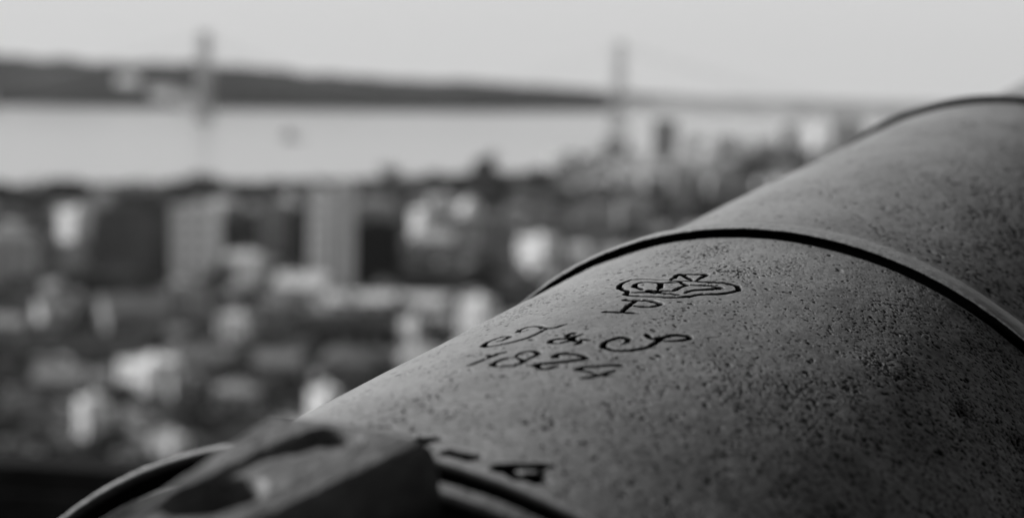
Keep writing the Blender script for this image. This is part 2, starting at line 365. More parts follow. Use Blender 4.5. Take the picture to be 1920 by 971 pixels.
# hazy district on the right beyond the hill
lm(1012, 282, 1052, 318, 'flat', .8, .7, A, 'hazy white block on the shore left of the nearer bridge tower', 'hazy white shore block', R(-20))
lm(1175, 325, 1230, 350, 'gable', .6, .5, 'warehouse', 'hazy pale warehouse under the nearer bridge tower', 'hazy pale warehouse')
lm(1218, 226, 1272, 296, 'flat', .4, .3, A, 'hazy mid grey high-rise right of the nearer bridge tower', 'hazy grey high-rise', R(10))
lm(1128, 262, 1180, 300, 'hip', .26, .14, 'warehouse', 'hazy grey hipped warehouse at the foot of the nearer bridge tower', 'hazy grey warehouse')
lm(1340, 262, 1385, 300, 'flat', .55, .5, A, 'hazy grey block right of the grey high-rise', 'hazy grey block')
lm(1462, 236, 1494, 292, 'flat', .6, .5, A, 'hazy slim grey tower block near the barrel on the right', 'hazy slim grey tower')
lm(1500, 232, 1548, 280, 'flat', .85, .8, A, 'hazy bright white tower block near the barrel on the right', 'hazy bright white tower', R(-20))
lm(1556, 228, 1620, 275, 'flat', .4, .35, A, 'hazy grey block last before the barrel on the right', 'hazy last grey block')
# a few houses among the trees on the far bank
for q, (px, py, wpx, g) in enumerate(((236, 150, 34, .75), (330, 178, 30, .8), (300, 170, 34, .75), (352, 186, 26, .7))):
    d = ray(px, py + 9); ds_ = float(np.interp(px, [0, 100, 300, 420], [5200, 5200, 5300, 5400])); zt = d.z / d.y * ds_
    dc_ = ray(px, float(np.interp(px, [100, 300, 420], [112, 118, 124]))); cr_ = dc_.z / dc_.y * (ds_ + 490) - WATER
    D = ds_ + 700 * float(np.interp((zt - WATER) / cr_, [0, .32, .66, .93, 1], [0, .08, .22, .5, .8])) - 25
    W = wpx / FPX * D
    building('far_bank_block', (d.x / d.y * D, D, zt - 2), R(-15), W * 1.3, 24, 26, 'flat', .85, .8,
        ['pale block alone high on the far bank hill', 'pale block on the far bank just above the water under the hill', 'pale block on the far bank left of the farther tower foot', 'small pale block on the far bank nearest the farther tower foot'][q], 'building', 'pale blocks on the far bank', False)

# fillers: the rest of the roofs packed between those, none of them in front of one already placed
tones = [(.03, .025, 'dark'), (.07, .04, 'dark grey'), (.17, .10, 'grey'), (.38, .24, 'light grey'), (.6, .45, 'pale')]
used = {}
def describe(px, py, tone, kindw):
    best = min(LM0, key=lambda l: ((l[0][0] + l[0][2]) / 2 - px) ** 2 + ((l[0][1] + l[0][3]) / 2 - py) ** 2)
    dx = px - (best[0][0] + best[0][2]) / 2; dy = py - (best[0][1] + best[0][3]) / 2
    side = ('right of' if dx > 0 else 'left of') if abs(dx) > abs(dy) else ('below' if dy > 0 else 'above')
    return f'{tone} {kindw}', side, best[2]
LM0 = list(LM); ORD = ['', 'second ', 'third ', 'fourth ', 'fifth ', 'sixth ', 'seventh ', 'eighth ', 'ninth ']
todo = []
def overlap(a, b): return max(0, min(a[2], b[2]) - max(a[0], b[0])) * max(0, min(a[3], b[3]) - max(a[1], b[1]))
yb = 368.
while yb < 905:
    px = -40 + rng.uniform(0, 40)
    while px < 1420:
        wpx = rng.uniform(24, 70) * (.6 + yb / 1500)
        # the barrel hides what lies right of this line
        if px < 1640 - (yb - 262) * 2.0 and not (px > 1150 and yb < 380):
            hpx = rng.uniform(.55, .95) * wpx * .8
            box = (px, yb - hpx, px + wpx, yb)
            Dn = hit(px + wpx / 2, yb).y
            if all(overlap(box, l[0]) < .16 * (l[0][2] - l[0][0]) * (l[0][3] - l[0][1]) or l[1] < Dn for l in LM): todo.append((box, Dn))
        px += wpx * rng.uniform(.8, 1.3)
    yb += rng.uniform(12, 19) * (.6 + yb / 1500)
for yb2 in (278, 288, 300, 312, 326, 340, 352):
    px = (1040 if yb2 > 295 else 1270) + rng.uniform(0, 20)
    while px < 1640 - (yb2 - 262) * 2.0:
        wpx = rng.uniform(22, 42)
        if not (1215 < px + wpx / 2 < 1275 and yb2 < 310): todo.append(((px, yb2 - wpx * .55, px + wpx, yb2), -1.))
        px += wpx * rng.uniform(.9, 1.6)
names = []
for box, Dn in todo:
    ti = rng.choice(5, p=[.24, .22, .24, .18, .12]) if Dn > 0 else rng.choice([2, 3, 4, 4]); gw, gr, tn = tones[ti]
    roof = rng.choice(['hip', 'gable', 'flat'], p=[.45, .4, .15]); kw = {'hip': 'hipped house', 'gable': 'gabled house', 'flat': 'flat-roofed house'}[roof]
    a, side, ref = describe((box[0] + box[2]) / 2, (box[1] + box[3]) / 2, tn, kw)
    names.append((a, side, ref, box, Dn, gw, gr, roof))
names.sort(key=lambda t_: -(t_[3][2] - t_[3][0]) * (t_[3][3] - t_[3][1]))
hz_ = [q for q in names if q[4] < 0]; names = [q for q in names if q[4] > 0]
rest, names = names[200:], hz_[:70] + names[:200]
cnt = {}
for a, side, ref, box, Dn, gw, gr, roof in sorted(names, key=lambda t_: -t_[4]):
    k = (a, side, ref); i = cnt.get(k, 0); cnt[k] = i + 1
    taken = {o.get('label') for o in bpy.data.objects}
    o_ = f'{a} {side} the {ref}' if i == 0 and f'{a} {side} the {ref}' not in taken else ((ORD[min(i, 8)] + 'nearest ') if i else 'smaller ') + f'{a} {side} the {ref}'
    lm(*box, roof, gw, gr, Hs, o_, 'filler', R(rng.uniform(-25, 25)), None, 'house', 'houses packed on the hillside of the town', True)

rm_ = MB(); rr_ = MB(); gi_, gj_ = [], []; RG = [.03, .07, .17, .38, .6]
for a, side, ref, box, Dn, gw, gr, roof in rest:
    gi_ += [RG.index(gw)] * 6; gj_ += [RG.index(gw)] * 5
    p = hit((box[0] + box[2]) / 2, box[3]); W = (box[2] - box[0]) / FPX * p.y * .95; d = ray((box[0] + box[2]) / 2, box[1]); H = max(d.z / d.y * p.y - p.z - W * .2, 3)
    rm_.box(p.x - W/2, p.x + W/2, p.y, p.y + W * .8, p.z - 6, p.z + H)
    rr_.add([(p.x-W/2-.4,p.y-.4,p.z+H+.01),(p.x+W/2+.4,p.y-.4,p.z+H+.01),(p.x+W/2+.4,p.y+W*.8+.4,p.z+H+.01),(p.x-W/2-.4,p.y+W*.8+.4,p.z+H+.01),(p.x-W*.2,p.y+W*.4,p.z+H+W*.25),(p.x+W*.2,p.y+W*.4,p.z+H+W*.25)], [(0,1,5,4),(1,2,5),(2,3,4,5),(3,0,4),(0,3,2,1)])
# the town goes on beyond the frame's left edge and behind the gun
rg2 = np.random.default_rng(5)
for k in range(2600):
    y = 330 + 1500 * rg2.random(); x = y * rg2.uniform(-.62, .62); z = float(terr(x, y)); a = x / y
    if z < WATER + 3: continue
    v = Vector((x, y, z)); zc = v.dot(F); px = CX + FPX * v.dot(RT) / zc; py = CY - FPX * v.dot(UP) / zc
    if not (px < -110 or px > 1640 - (py - 262) * 2.0 + 110) or py < 300: continue
    W = rg2.uniform(8, 17); H = rg2.uniform(5, 15); gi = int(rg2.choice(5, p=[.2, .2, .25, .2, .15])); gi_ += [gi] * 6; gj_ += [gi] * 5
    rm_.box(x - W/2, x + W/2, y, y + W * .8, z - 6, z + H)
    rr_.add([(x-W/2-.4,y-.4,z+H+.01),(x+W/2+.4,y-.4,z+H+.01),(x+W/2+.4,y+W*.8+.4,z+H+.01),(x-W/2-.4,y+W*.8+.4,z+H+.01),(x-W*.2,y+W*.4,z+H+W*.25),(x+W*.2,y+W*.4,z+H+W*.25)], [(0,1,5,4),(1,2,5),(2,3,4,5),(3,0,4),(0,3,2,1)])
o = rm_.build('distant_houses', wall_mat(RG[0]))
for g_ in RG[1:]: o.data.materials.append(wall_mat(g_))
o.data.polygons.foreach_set('material_index', gi_); tag(o, 'mass of small mixed houses filling the gaps in the far part of the town', 'houses', None, 'stuff')
o2 = rr_.build('roofs', wall_mat(.025, 'tiles'), o)
for g_ in (.04, .10, .24, .45): o2.data.materials.append(wall_mat(g_, 'tiles'))
o2.data.polygons.foreach_set('material_index', gj_); print('rest', len(rest))

# ------------------------------------------------------------------ trees
M_bark = mat('tree_bark', .09, .95, .1, .3, 2.)
M_leaf = [mat('foliage_dark', .04, .7, .25, .5, .5), mat('foliage_mid', .055, .7, .25, .5, .5)]
def crown_mesh(name, kind, n):
    V = []; Fa = []
    cl = []
    for i in range(16):
        if kind == 'cypress': z = rng.uniform(.08, .95); rr = .13 * math.sin(math.pi * min(z * .9 + .12, 1)) ** .6; a = rng.uniform(0, 6.3); cl.append((rr * .5 * math.cos(a), rr * .5 * math.sin(a), z, rr * .9 + .02))
        else:
            a = rng.uniform(0, 6.3); z = rng.uniform(.38, .88); rr = .36 * math.sqrt(max(0, 1 - ((z - .6) / .33) ** 2)); q = rng.uniform(.3, 1)
            cl.append((rr * q * math.cos(a), rr * q * math.sin(a), z, rng.uniform(.09, .17)))
    for i in range(n):
        c = cl[rng.integers(len(cl))]; d = rng.normal(size=3); d /= np.linalg.norm(d); p = np.array(c[:3]) + d * c[3] * rng.uniform(.55, 1.05) * np.array([1, 1, .8])
        u = rng.normal(size=3); u /= np.linalg.norm(u); v = np.cross(u, d); v /= np.linalg.norm(v) + 1e-6; s = rng.uniform(.018, .035) * (.7 if kind == 'cypress' else 1)
        k = len(V); V += [p - u * s, p + v * s * .6, p + u * s, p - v * s * .6]; Fa.append((k, k + 1, k + 2, k + 3))
    return np_mesh(name, V, Fa, False)
def trunk_mesh(kind):
    b_ = MB(); b_.tube((0, 0, -.3), (0, 0, .35), .035, .025, 8)
    if kind == 'cypress': b_.tube((0, 0, .35), (0, 0, .9), .025, .006, 6)
    else:
        for i in range(6):
            a = i * 1.05; b_.tube((0, 0, .28 + i * .02), (.22 * math.cos(a), .22 * math.sin(a), .6 + .05 * (i % 3)), .018, .006, 6)
    return b_.mesh('trunk')
protos = {}
for kd, nme, n in (('broad', 'broadleaf_tree', 1500), ('cypress', 'cypress_tree', 1100)):
    tm = trunk_mesh(kd); tm.materials.append(M_bark)
    for v_ in range(3):
        cm = crown_mesh('crown', kd, n); cm.materials.append(M_leaf[v_ % 2]); protos[(kd, v_)] = (nme, tm, cm)
def tree(px, py_top, py_base, kd, label, group=None, wide=1., v_=None):
    p = hit(px, py_base); d = ray(px, py_top); Hh = d.z / d.y * p.y - p.z
    Hh = min(max(Hh, 4), 30)
    nme, tm, cm = protos[(kd, v_ if v_ is not None else int(rng.integers(3)))]
    r = empty(nme, (p.x, p.y, p.z), rng.uniform(0, 6.3), label, 'tree', group); r.scale = (Hh * wide, Hh * wide, Hh)
    link('trunk', tm, None, r); link('crown', cm, None, r); return r
tree(1240, 340, 402, 'cypress', 'dark cypress left of the two standing beside the barrel edge', 'dark cypresses beside the barrel', 1.9)
tree(1312, 328, 392, 'cypress', 'dark cypress right of the two standing beside the barrel edge', 'dark cypresses beside the barrel', 1.9)
T = [ # px, top row, base row, width, label
 (730, 308, 352, 1.5, 'round dark tree on the skyline above the black square building'),
 (822, 318, 372, 1.6, 'leftmost of the big dark trees crowning the hill'),
 (860, 322, 374, 1.6, 'big dark hilltop tree second from the left'),
 (910, 282, 372, 1.2, 'tallest dark tree on the hill crest'),
 (945, 322, 374, 1.5, 'dark hilltop tree right of the tallest one'),
 (1003, 312, 375, 1.7, 'wide dark tree at the right end of the hilltop trees'),
 (1045, 342, 384, 1.5, 'lower dark tree right of the wide hilltop tree'),
 (1095, 345, 390, 1.5, 'dark tree between the hilltop trees and the bridge tower'),
 (1140, 347, 392, 1.5, 'dark tree directly under the nearer bridge tower'),
 (1185, 348, 395, 1.5, 'dark tree left of the first cypress'),
 (370, 322, 372, 1.8, 'rounded tree alone on the left skyline against the river'),
 (335, 338, 376, 1.6, 'smaller tree at the left foot of the lone skyline tree'),
 (465, 340, 385, 1.5, 'dark skyline tree above the dark house'),
 (520, 335, 380, 1.5, 'dark skyline tree above the mid grey slender block'),
 (600, 332, 372, 1.5, 'dark skyline tree above the tall white slab tower'),
 (565, 335, 376, 1.5, 'dark skyline tree left of the one above the white slab'),
 (60, 352, 400, 1.6, 'dark skyline tree at the far left of the shore'),
 (145, 346, 392, 1.5, 'dark skyline tree above the bright white block at the left'),
 (230, 352, 398, 1.7, 'black tree above the broad dark grey block, left one'),
 (275, 355, 398, 1.7, 'black tree above the broad dark grey block, right one'),
 (5, 356, 405, 1.6, 'dark tree at the left edge on the shore'),
 (1390, 300, 352, 1.6, 'dark tree right of the second cypress on the slope'),
 (1425, 285, 340, 1.7, 'dark tree on the slope closest to the slim hazy tower'),
 (1465, 278, 325, 1.7, 'dark tree under the slim hazy tower'),
 (1500, 280, 318, 1.7, 'last dark tree on the right before the barrel'),
 (1360, 320, 372, 1.6, 'low dark tree right behind the second cypress'),
 (1245, 215, 290, 1.0, 'hazy tall tree beside the grey high-rise'),
 (428, 758, 832, 1.6, 'black round tree above the near moulding, left of two'),
 (470, 762, 830, 1.5, 'black round tree above the near moulding, right of two'),
 (300, 618, 680, 1.5, 'dark tree at the right end of the very long dark building'),
 (495, 615, 680, 1.4, 'dark tree left of the long dark building'),
 (900, 485, 560, 1.3, 'dark tree right of the dark gabled house'),
 (250, 520, 570, 1.5, 'dark tree below the broad dark grey block'),
 (140, 505, 570, 1.5, 'dark tree right of the pale block at the left edge'),
 (375, 600, 660, 1.3, 'dark tree left of the light hipped house'),
 (540, 690, 760, 1.3, 'dark tree above the small bright white house'),
 (40, 660, 730, 1.4, 'dark tree under the very long dark building at the left'),
 (345, 760, 840, 1.3, 'dark tree left of the two black round trees'),
 (60, 800, 880, 1.6, 'wide dark tree low at the left above the stone parapet'),
 (190, 805, 885, 1.6, 'wide dark tree low between parapet and lowest pale house'),
 (420, 490, 560, 1.2, 'dark tree behind the light gabled house'),
 (690, 690, 770, 1.3, 'dark tree by the barrel edge below the long dark building')]
for px, a_, b_, wd, lb in T: tree(px, a_, b_, 'broad', lb, None, wd)

# trees filling the gardens between the houses
tdesc = []
for k in range(420):
    px = rng.uniform(-20, 1300); yb_ = 372 + 520 * rng.random() ** .8
    if px > 1640 - (yb_ - 262) * 2.0: continue
    p = hit(px, yb_); hp = rng.uniform(8, 14) / p.y * FPX; box = (px - hp * .45, yb_ - hp, px + hp * .45, yb_)
    if any(overlap(box, l[0]) > .12 * (l[0][2] - l[0][0]) * (l[0][3] - l[0][1]) and l[1] > p.y for l in LM0): continue
    _, side, ref = describe(px, yb_ - hp / 2, '', '')
    tdesc.append((p.y, side, ref, px, yb_ - hp, yb_))
    if len(tdesc) >= 60: break
cnt = {}
for D_, side, ref, px, a_, b_ in sorted(tdesc, key=lambda q: -q[0]):
    k = (side, ref); i = cnt.get(k, 0); cnt[k] = i + 1
    tree(px, a_, b_, 'broad', (f'dark garden tree {side} the {ref}' if i == 0 else f'{ORD[min(i, 8)]}nearest dark garden tree {side} the {ref}'), 'garden trees between the houses', 1.3)

# a boat on the river
p = ray(545, 262); D = -WATER / -p.z * p.y if p.z < 0 else 2500
D = WATER / p.z * p.y
bt = empty('ship', (p.x / p.y * D, D, WATER), 0, 'small grey ship alone in the middle of the river', 'ship')
L_ = 16.
bt_h = MB().add([(-L_,-4,0),(L_*.7,-4,0),(L_*1.25,0,0),(L_*.7,4,0),(-L_,4,0),(-L_*1.05,-5,4),(L_*.8,-5,4),(L_*1.45,0,5.5),(L_*.8,5,4),(-L_*1.05,5,4)],
  [(0,1,6,5),(1,2,7,6),(2,3,8,7),(3,4,9,8),(4,0,5,9),(5,6,7,8,9),(4,3,2,1,0)]).build('hull', wall_mat(.35), bt)
MB().box(-11, 6, -3.6, 3.6, 4.01, 10).box(-8, 4, -3, 3, 10.01, 14).build('superstructure', wall_mat(.4), bt)
MB().tube((-4, 0, 14), (-4, 0, 21), 1.6, 1.4, 12).build('funnel', wall_mat(.12), bt)
MB().tube((3, 0, 14), (3, 0, 26), .4, .2, 8).build('mast', wall_mat(.2), bt)

# ------------------------------------------------------------------ castle terrace and added light blockers round the camera
M_black = mat('shade_dark_stone', .012, .9, .1, .4, 3., .6, 12.)  # near-black colour carries the shade on the parapet
M_stone = mat('blocker_stone', .05, .95, .15, .4, 1.5, .8, 6.)
pw = empty('stone_parapet', (0, 3.0, -1.55), R(-9), 'low shaded stone parapet at the edge of the terrace, lower left', 'parapet')
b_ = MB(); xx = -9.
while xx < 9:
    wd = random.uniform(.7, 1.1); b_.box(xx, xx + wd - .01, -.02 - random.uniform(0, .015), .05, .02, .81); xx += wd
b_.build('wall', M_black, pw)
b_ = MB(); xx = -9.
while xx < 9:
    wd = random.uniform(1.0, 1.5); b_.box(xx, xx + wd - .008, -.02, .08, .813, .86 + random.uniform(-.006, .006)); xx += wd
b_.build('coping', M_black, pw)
cw = empty('light_block_wall', (0, -2.6, -1.55), 0, 'high wall added behind the viewpoint to block sky light', 'added light-blocking wall')  # unseen wall added to keep sky light off the gun
b_ = MB(); b_.box(-5, 9, -1.6, 0, 0, 12)
for i in range(9): b_.box(-5 + i * 1.6, -5 + i * 1.6 + .9, -.7, -.001, 12.001, 13.1)
b_.build('wall', M_stone, cw)
ct = empty('light_block_tower', (4.2, 1.4, -1.55), 0, 'square tower added right of the gun to block sky light', 'added light-blocking tower')  # unseen tower added to darken the gun's right side
b_ = MB(); b_.box(-2, 2.5, -3.7, 1.6, 0, 11)
for i in range(3): b_.box(-2 + i * 1.7, -2 + i * 1.7 + .9, .9, 1.6, 11.001, 12)
for i in range(3): b_.box(-2, -1.4, -3.6 + i * 1.6, -3.6 + i * 1.6 + .9, 11.001, 12)
b_.build('wall', M_stone, ct)

# ------------------------------------------------------------------ the gun
AX, AY, PX, PY, PZ, TAPER, S1, R1, S2, R2, SN, SL, RL = [0.49008, 0.22894, 0.02566, 0.17029, 0.55283, 0.01483, 0.15237, 0.14989, 0.53615, 0.13557, -0.02539, -0.1133, 0.1583]
R0 = .15
rtn, upn, fn = np.array(RT), np.array(UP), np.array(F)
def c2w(v): return v[0] * rtn - v[1] * upn + v[2] * fn           # camera-fit frame to world
dC = np.array([math.sin(AX) * math.cos(AY), -math.sin(AY), math.cos(AX) * math.cos(AY)])
uC = np.array([0, -1., 0]); uC = uC - dC * (uC @ dC); uC /= np.linalg.norm(uC); vC = np.cross(dC, uC)
P0 = c2w(np.array([PX, PY, PZ])) * K; dW, uW, vW = c2w(dC), c2w(uC), c2w(vC)
if np.dot(np.cross(dW, uW), vW) < 0: pass
def RB(s): return R0 - TAPER * s                                     # body radius of the reinforce (fit units)
def RB2(s): return .147 + (.137 - .147) * (s - S1) / (S2 - S1)         # second reinforce
def pol(s, th, r):                                                   # fit units -> world metres
    s, th, r = np.broadcast_arrays(np.asarray(s, float), np.asarray(th, float), np.asarray(r, float))
    return P0 + K * (s[..., None] * dW + (r * np.cos(th))[..., None] * uW + (r * np.sin(th))[..., None] * vW)
def unproj(px, py, dr=0.):
    """where the sight line through a pixel meets the barrel (s, theta) in fit units"""
    q = np.array([(px - CX) / FPX, (py - CY) / FPX, 1.]); P = np.array([PX, PY, PZ])
    a_ = q - dC * (q @ dC); b2 = -(P - dC * (P @ dC))
    rr = R0 + dr; t_ = None
    for _ in range(12):
        A2, B2, C2 = a_ @ a_, a_ @ b2, b2 @ b2 - rr * rr; disc = B2 * B2 - A2 * C2
        if disc < 0: disc = 0.
        t_ = (-B2 - math.sqrt(disc)) / A2; X_ = q * t_ - P; s = X_ @ dC; rr = RB(s) + dr
    rad = X_ - dC * s
    return s, math.atan2(rad @ vC, rad @ uC)
gun = empty('cannon', tuple(P0 - K * .3 * dW), 0, 'old pitted iron cannon with crown, P, J & S and 1824 cut into its barrel', 'cannon')
bpy.context.view_layer.update()
GINV = np.array(gun.location)

def iron_material(name, base, dark, att=True):
    M = bpy.data.materials.new(name); M.use_nodes = True; t = M.node_tree; b = t.nodes['Principled BSDF']; L = t.links.new
    tc = t.nodes.new('ShaderNodeTexCoord')
    n1 = t.nodes.new('ShaderNodeTexNoise'); n1.inputs['Scale'].default_value = 14; n1.inputs['Detail'].default_value = 8; n1.inputs['Roughness'].default_value = .65
    L(tc.outputs['Object'], n1.inputs['Vector'])
    r1 = t.nodes.new('ShaderNodeMapRange'); r1.inputs[1].default_value = .3; r1.inputs[2].default_value = .7; r1.inputs[3].default_value = .75; r1.inputs[4].default_value = 1.22
    L(n1.outputs[0], r1.inputs[0])
    n3 = t.nodes.new('ShaderNodeTexNoise'); n3.inputs['Scale'].default_value = 350; n3.inputs['Detail'].default_value = 3
    L(tc.outputs['Object'], n3.inputs['Vector'])
    r3 = t.nodes.new('ShaderNodeMapRange'); r3.inputs[1].default_value = .3; r3.inputs[2].default_value = .7; r3.inputs[3].default_value = .85; r3.inputs[4].default_value = 1.12
    L(n3.outputs[0], r3.inputs[0])
    mm = t.nodes.new('ShaderNodeMath'); mm.operation = 'MULTIPLY'; L(r1.outputs[0], mm.inputs[0]); L(r3.outputs[0], mm.inputs[1])
    at = t.nodes.new('ShaderNodeAttribute'); at.attribute_name = 'rust_shade'  # pit rust plus shade painted into grooves, steps and the barrel's right side
    mx = t.nodes.new('ShaderNodeMix'); mx.data_type = 'FLOAT'; mx.inputs[2].default_value = base; mx.inputs[3].default_value = dark
    L(at.outputs['Fac'], mx.inputs[0])
    m2 = t.nodes.new('ShaderNodeMath'); m2.operation = 'MULTIPLY'; L(mm.outputs[0], m2.inputs[0]); L(mx.outputs[0], m2.inputs[1])
    L(m2.outputs[0], b.inputs['Base Color'])
    rm = t.nodes.new('ShaderNodeMapRange'); rm.inputs[3].default_value = .46; rm.inputs[4].default_value = .9; L(at.outputs['Fac'], rm.inputs[0]); L(rm.outputs[0], b.inputs['Roughness'])
    sm = t.nodes.new('ShaderNodeMapRange'); sm.inputs[3].default_value = .5; sm.inputs[4].default_value = .0; L(at.outputs['Fac'], sm.inputs[0]); L(sm.outputs[0], b.inputs['Specular IOR Level'])
    n2 = t.nodes.new('ShaderNodeTexNoise'); n2.inputs['Scale'].default_value = 190; n2.inputs['Detail'].default_value = 6; n2.inputs['Roughness'].default_value = .7
    L(tc.outputs['Object'], n2.inputs['Vector'])
    bp = t.nodes.new('ShaderNodeBump'); bp.inputs['Strength'].default_value = .5; bp.inputs['Distance'].default_value = .0018
    L(n2.outputs[0], bp.inputs['Height']); L(bp.outputs[0], b.inputs['Normal'])
    return M
M_iron = iron_material('painted_iron', .25, .002)

# --- the inscription, traced as strokes on the barrel
def tr(ox, oy, sc, pts): return [unproj(ox + x / sc, oy + y / sc) for x, y in pts]
c_ = (1140, 490, 7.385); j_ = (860, 590, 7.385); s_ = (1060, 600, 7.385); l_ = (760, 800, 5.333)
marks = [
 ('engraved_crown', 1.0, [tr(*c_, q) for q in (
   [(860,262),(700,250),(500,240),(350,250),(240,280),(165,325),(155,360),(200,385),(255,405),(270,430),(250,455),(330,472),(500,485),(700,492),(850,500),(1000,498),(1130,487),(1250,468),(1400,458),(1550,450),(1700,430),(1790,405),(1815,385),(1790,345),(1720,320),(1600,300),(1450,290),(1300,280),(1200,272),(1000,272),(860,262)],
   [(1000,285),(900,292),(750,295),(600,285),(480,288),(400,305),(365,335),(400,355),(450,372),(475,395)],
   [(725,300),(728,340),(705,385)], [(320,430),(500,425),(700,435),(900,452),(1000,465)], [(540,402),(700,405),(900,415)],
   [(1000,285),(1060,315),(1090,330),(1000,365),(940,395),(915,415)],
   [(1090,325),(1250,330),(1400,335),(1500,350),(1565,365),(1450,385),(1300,395),(1180,405),(1100,425),(1070,445)],
   [(860,262),(920,225),(980,180),(1150,175),(1360,182),(1290,225),(1225,265)], [(980,180),(1060,200),(1160,262)])]),
 ('engraved_letter', 1.1, [tr(*c_, q) for q in ([(-60,695),(100,695),(410,712)], [(190,700),(280,620),(360,565),(400,545)], [(220,532),(340,542),(430,540)],
   [(400,545),(500,545),(600,550),(690,575),(720,598),(670,620),(580,632),(480,628),(370,618)])]),
 ('engraved_letter', 1.0, [tr(*j_, q) for q in ([(955,218),(900,232),(830,235),(860,210),(930,185),(1020,168),(1120,165),(1180,182),(1260,188),(1330,180),(1400,160),(1490,132)],
   [(1260,190),(1180,220),(1080,270),(980,315),(880,350),(760,380),(640,405),(520,425),(420,435),(350,430),(370,405),(430,370),(520,335),(620,310),(700,300),(690,325),(640,345),(590,365),(530,378)])]),
 ('engraved_ampersand', 1.0, [tr(*j_, q) for q in ([(1630,250),(1560,262),(1505,285),(1510,300)],
   [(1720,265),(1660,290),(1590,312),(1510,325),(1400,335),(1310,350),(1265,375),(1300,393),(1380,398),(1450,385),(1520,368),(1570,360)],
   [(1510,325),(1580,345),(1640,365),(1680,385),(1650,405),(1610,410)], [(1670,362),(1740,345),(1825,350)])]),
 ('engraved_letter', 1.1, [tr(*s_, q) for q in ([(780,328),(840,310),(860,285),(870,255),(790,238),(700,250),(620,275),(550,305),(525,335),(540,370),(600,392),(680,412),(800,420),(920,412),(1050,395),(1150,365),(1230,325),(1290,285),(1330,250),(1420,222),(1520,208),(1620,210),(1700,228),(1720,250),(1660,270),(1560,285),(1460,290),(1370,288)],
   [(1125,190),(1150,225),(1200,248),(1290,250),(1330,250)])]),
 ('engraved_numeral', 1.1, [tr(*j_, q) for q in ([(130,710),(250,665),(370,615),(470,575),(540,552)], [(390,567),(480,555),(560,535),(670,515)])]),
 ('engraved_numeral', 1.05, [tr(*j_, q) for q in ([(770,590),(690,600),(600,625),(520,655),(470,685),(510,708),(600,712),(700,705),(800,690),(880,660),(900,630),(840,600),(790,575)],
   [(790,575),(850,535),(930,510),(1010,500),(1070,510),(1100,540),(1060,570),(1000,595),(930,620),(900,630)])]),
 ('engraved_numeral', 1.1, [tr(*j_, q) for q in ([(1400,600),(1345,590),(1340,570),(1400,548),(1500,540),(1600,545),(1690,560),(1760,595),(1720,620),(1600,635),(1450,650),(1300,665),(1150,680),(1060,695),(965,708)],
   [(1060,695),(1110,725),(1200,740),(1270,735),(1380,710)])]),
 ('engraved_numeral', .85, [tr(*s_, q) for q in ([(110,680),(300,655),(500,640),(700,630),(800,630)], [(110,680),(230,695),(340,722),(440,748),(540,762),(650,768)],
   [(690,692),(600,728),(500,758),(420,780),(330,800),(220,802)])]),
 ('engraved_stroke', 1.6, [tr(*l_, q) for q in ([(110,122),(220,116),(340,118)], [(190,150),(235,122)])]),
 ('engraved_stroke', 1.9, [tr(*l_, q) for q in ([(405,248),(480,258),(600,282),(730,305)],)]),
 ('engraved_numeral', 1.5, [tr(*l_, q) for q in ([(880,405),(1000,395),(1200,397),(1480,395)], [(900,418),(1040,450),(1150,500),(1240,500),(1400,472)], [(1200,505),(1300,530),(1390,550)])]),
]
def smooth_line(p, n=6):
    p = np.array(p); out = []
    q = np.vstack([2 * p[0] - p[1], p, 2 * p[-1] - p[-2]])
    for i in range(1, len(q) - 2):
        a, b, c, d = q[i - 1:i + 3]
        for k in range(n):
            t_ = k / n; out.append(.5 * (2 * b + (c - a) * t_ + (2 * a - 5 * b + 4 * c - d) * t_ ** 2 + (3 * b - a - 3 * c + d) * t_ ** 3))
    out.append(p[-1]); return np.array(out)

FINE0 = .2
def vnoise(shape, cell, seed):
    g = np.random.default_rng(seed); a = shape[0] / cell[0]; b = shape[1] / cell[1]
    G = g.normal(size=(int(a) + 3, int(b) + 3)); y = np.arange(shape[0]) / cell[0]; x = np.arange(shape[1]) / cell[1]
    yi, xi = y.astype(int), x.astype(int); fy, fx = y - yi, x - xi; fy = (fy * fy * (3 - 2 * fy))[:, None]; fx = (fx * fx * (3 - 2 * fx))[None]
    g00 = G[np.ix_(yi, xi)]; g01 = G[np.ix_(yi, xi + 1)]; g10 = G[np.ix_(yi + 1, xi)]; g11 = G[np.ix_(yi + 1, xi + 1)]
    return (g00 * (1 - fx) + g01 * fx) * (1 - fy) + (g10 * (1 - fx) + g11 * fx) * fy

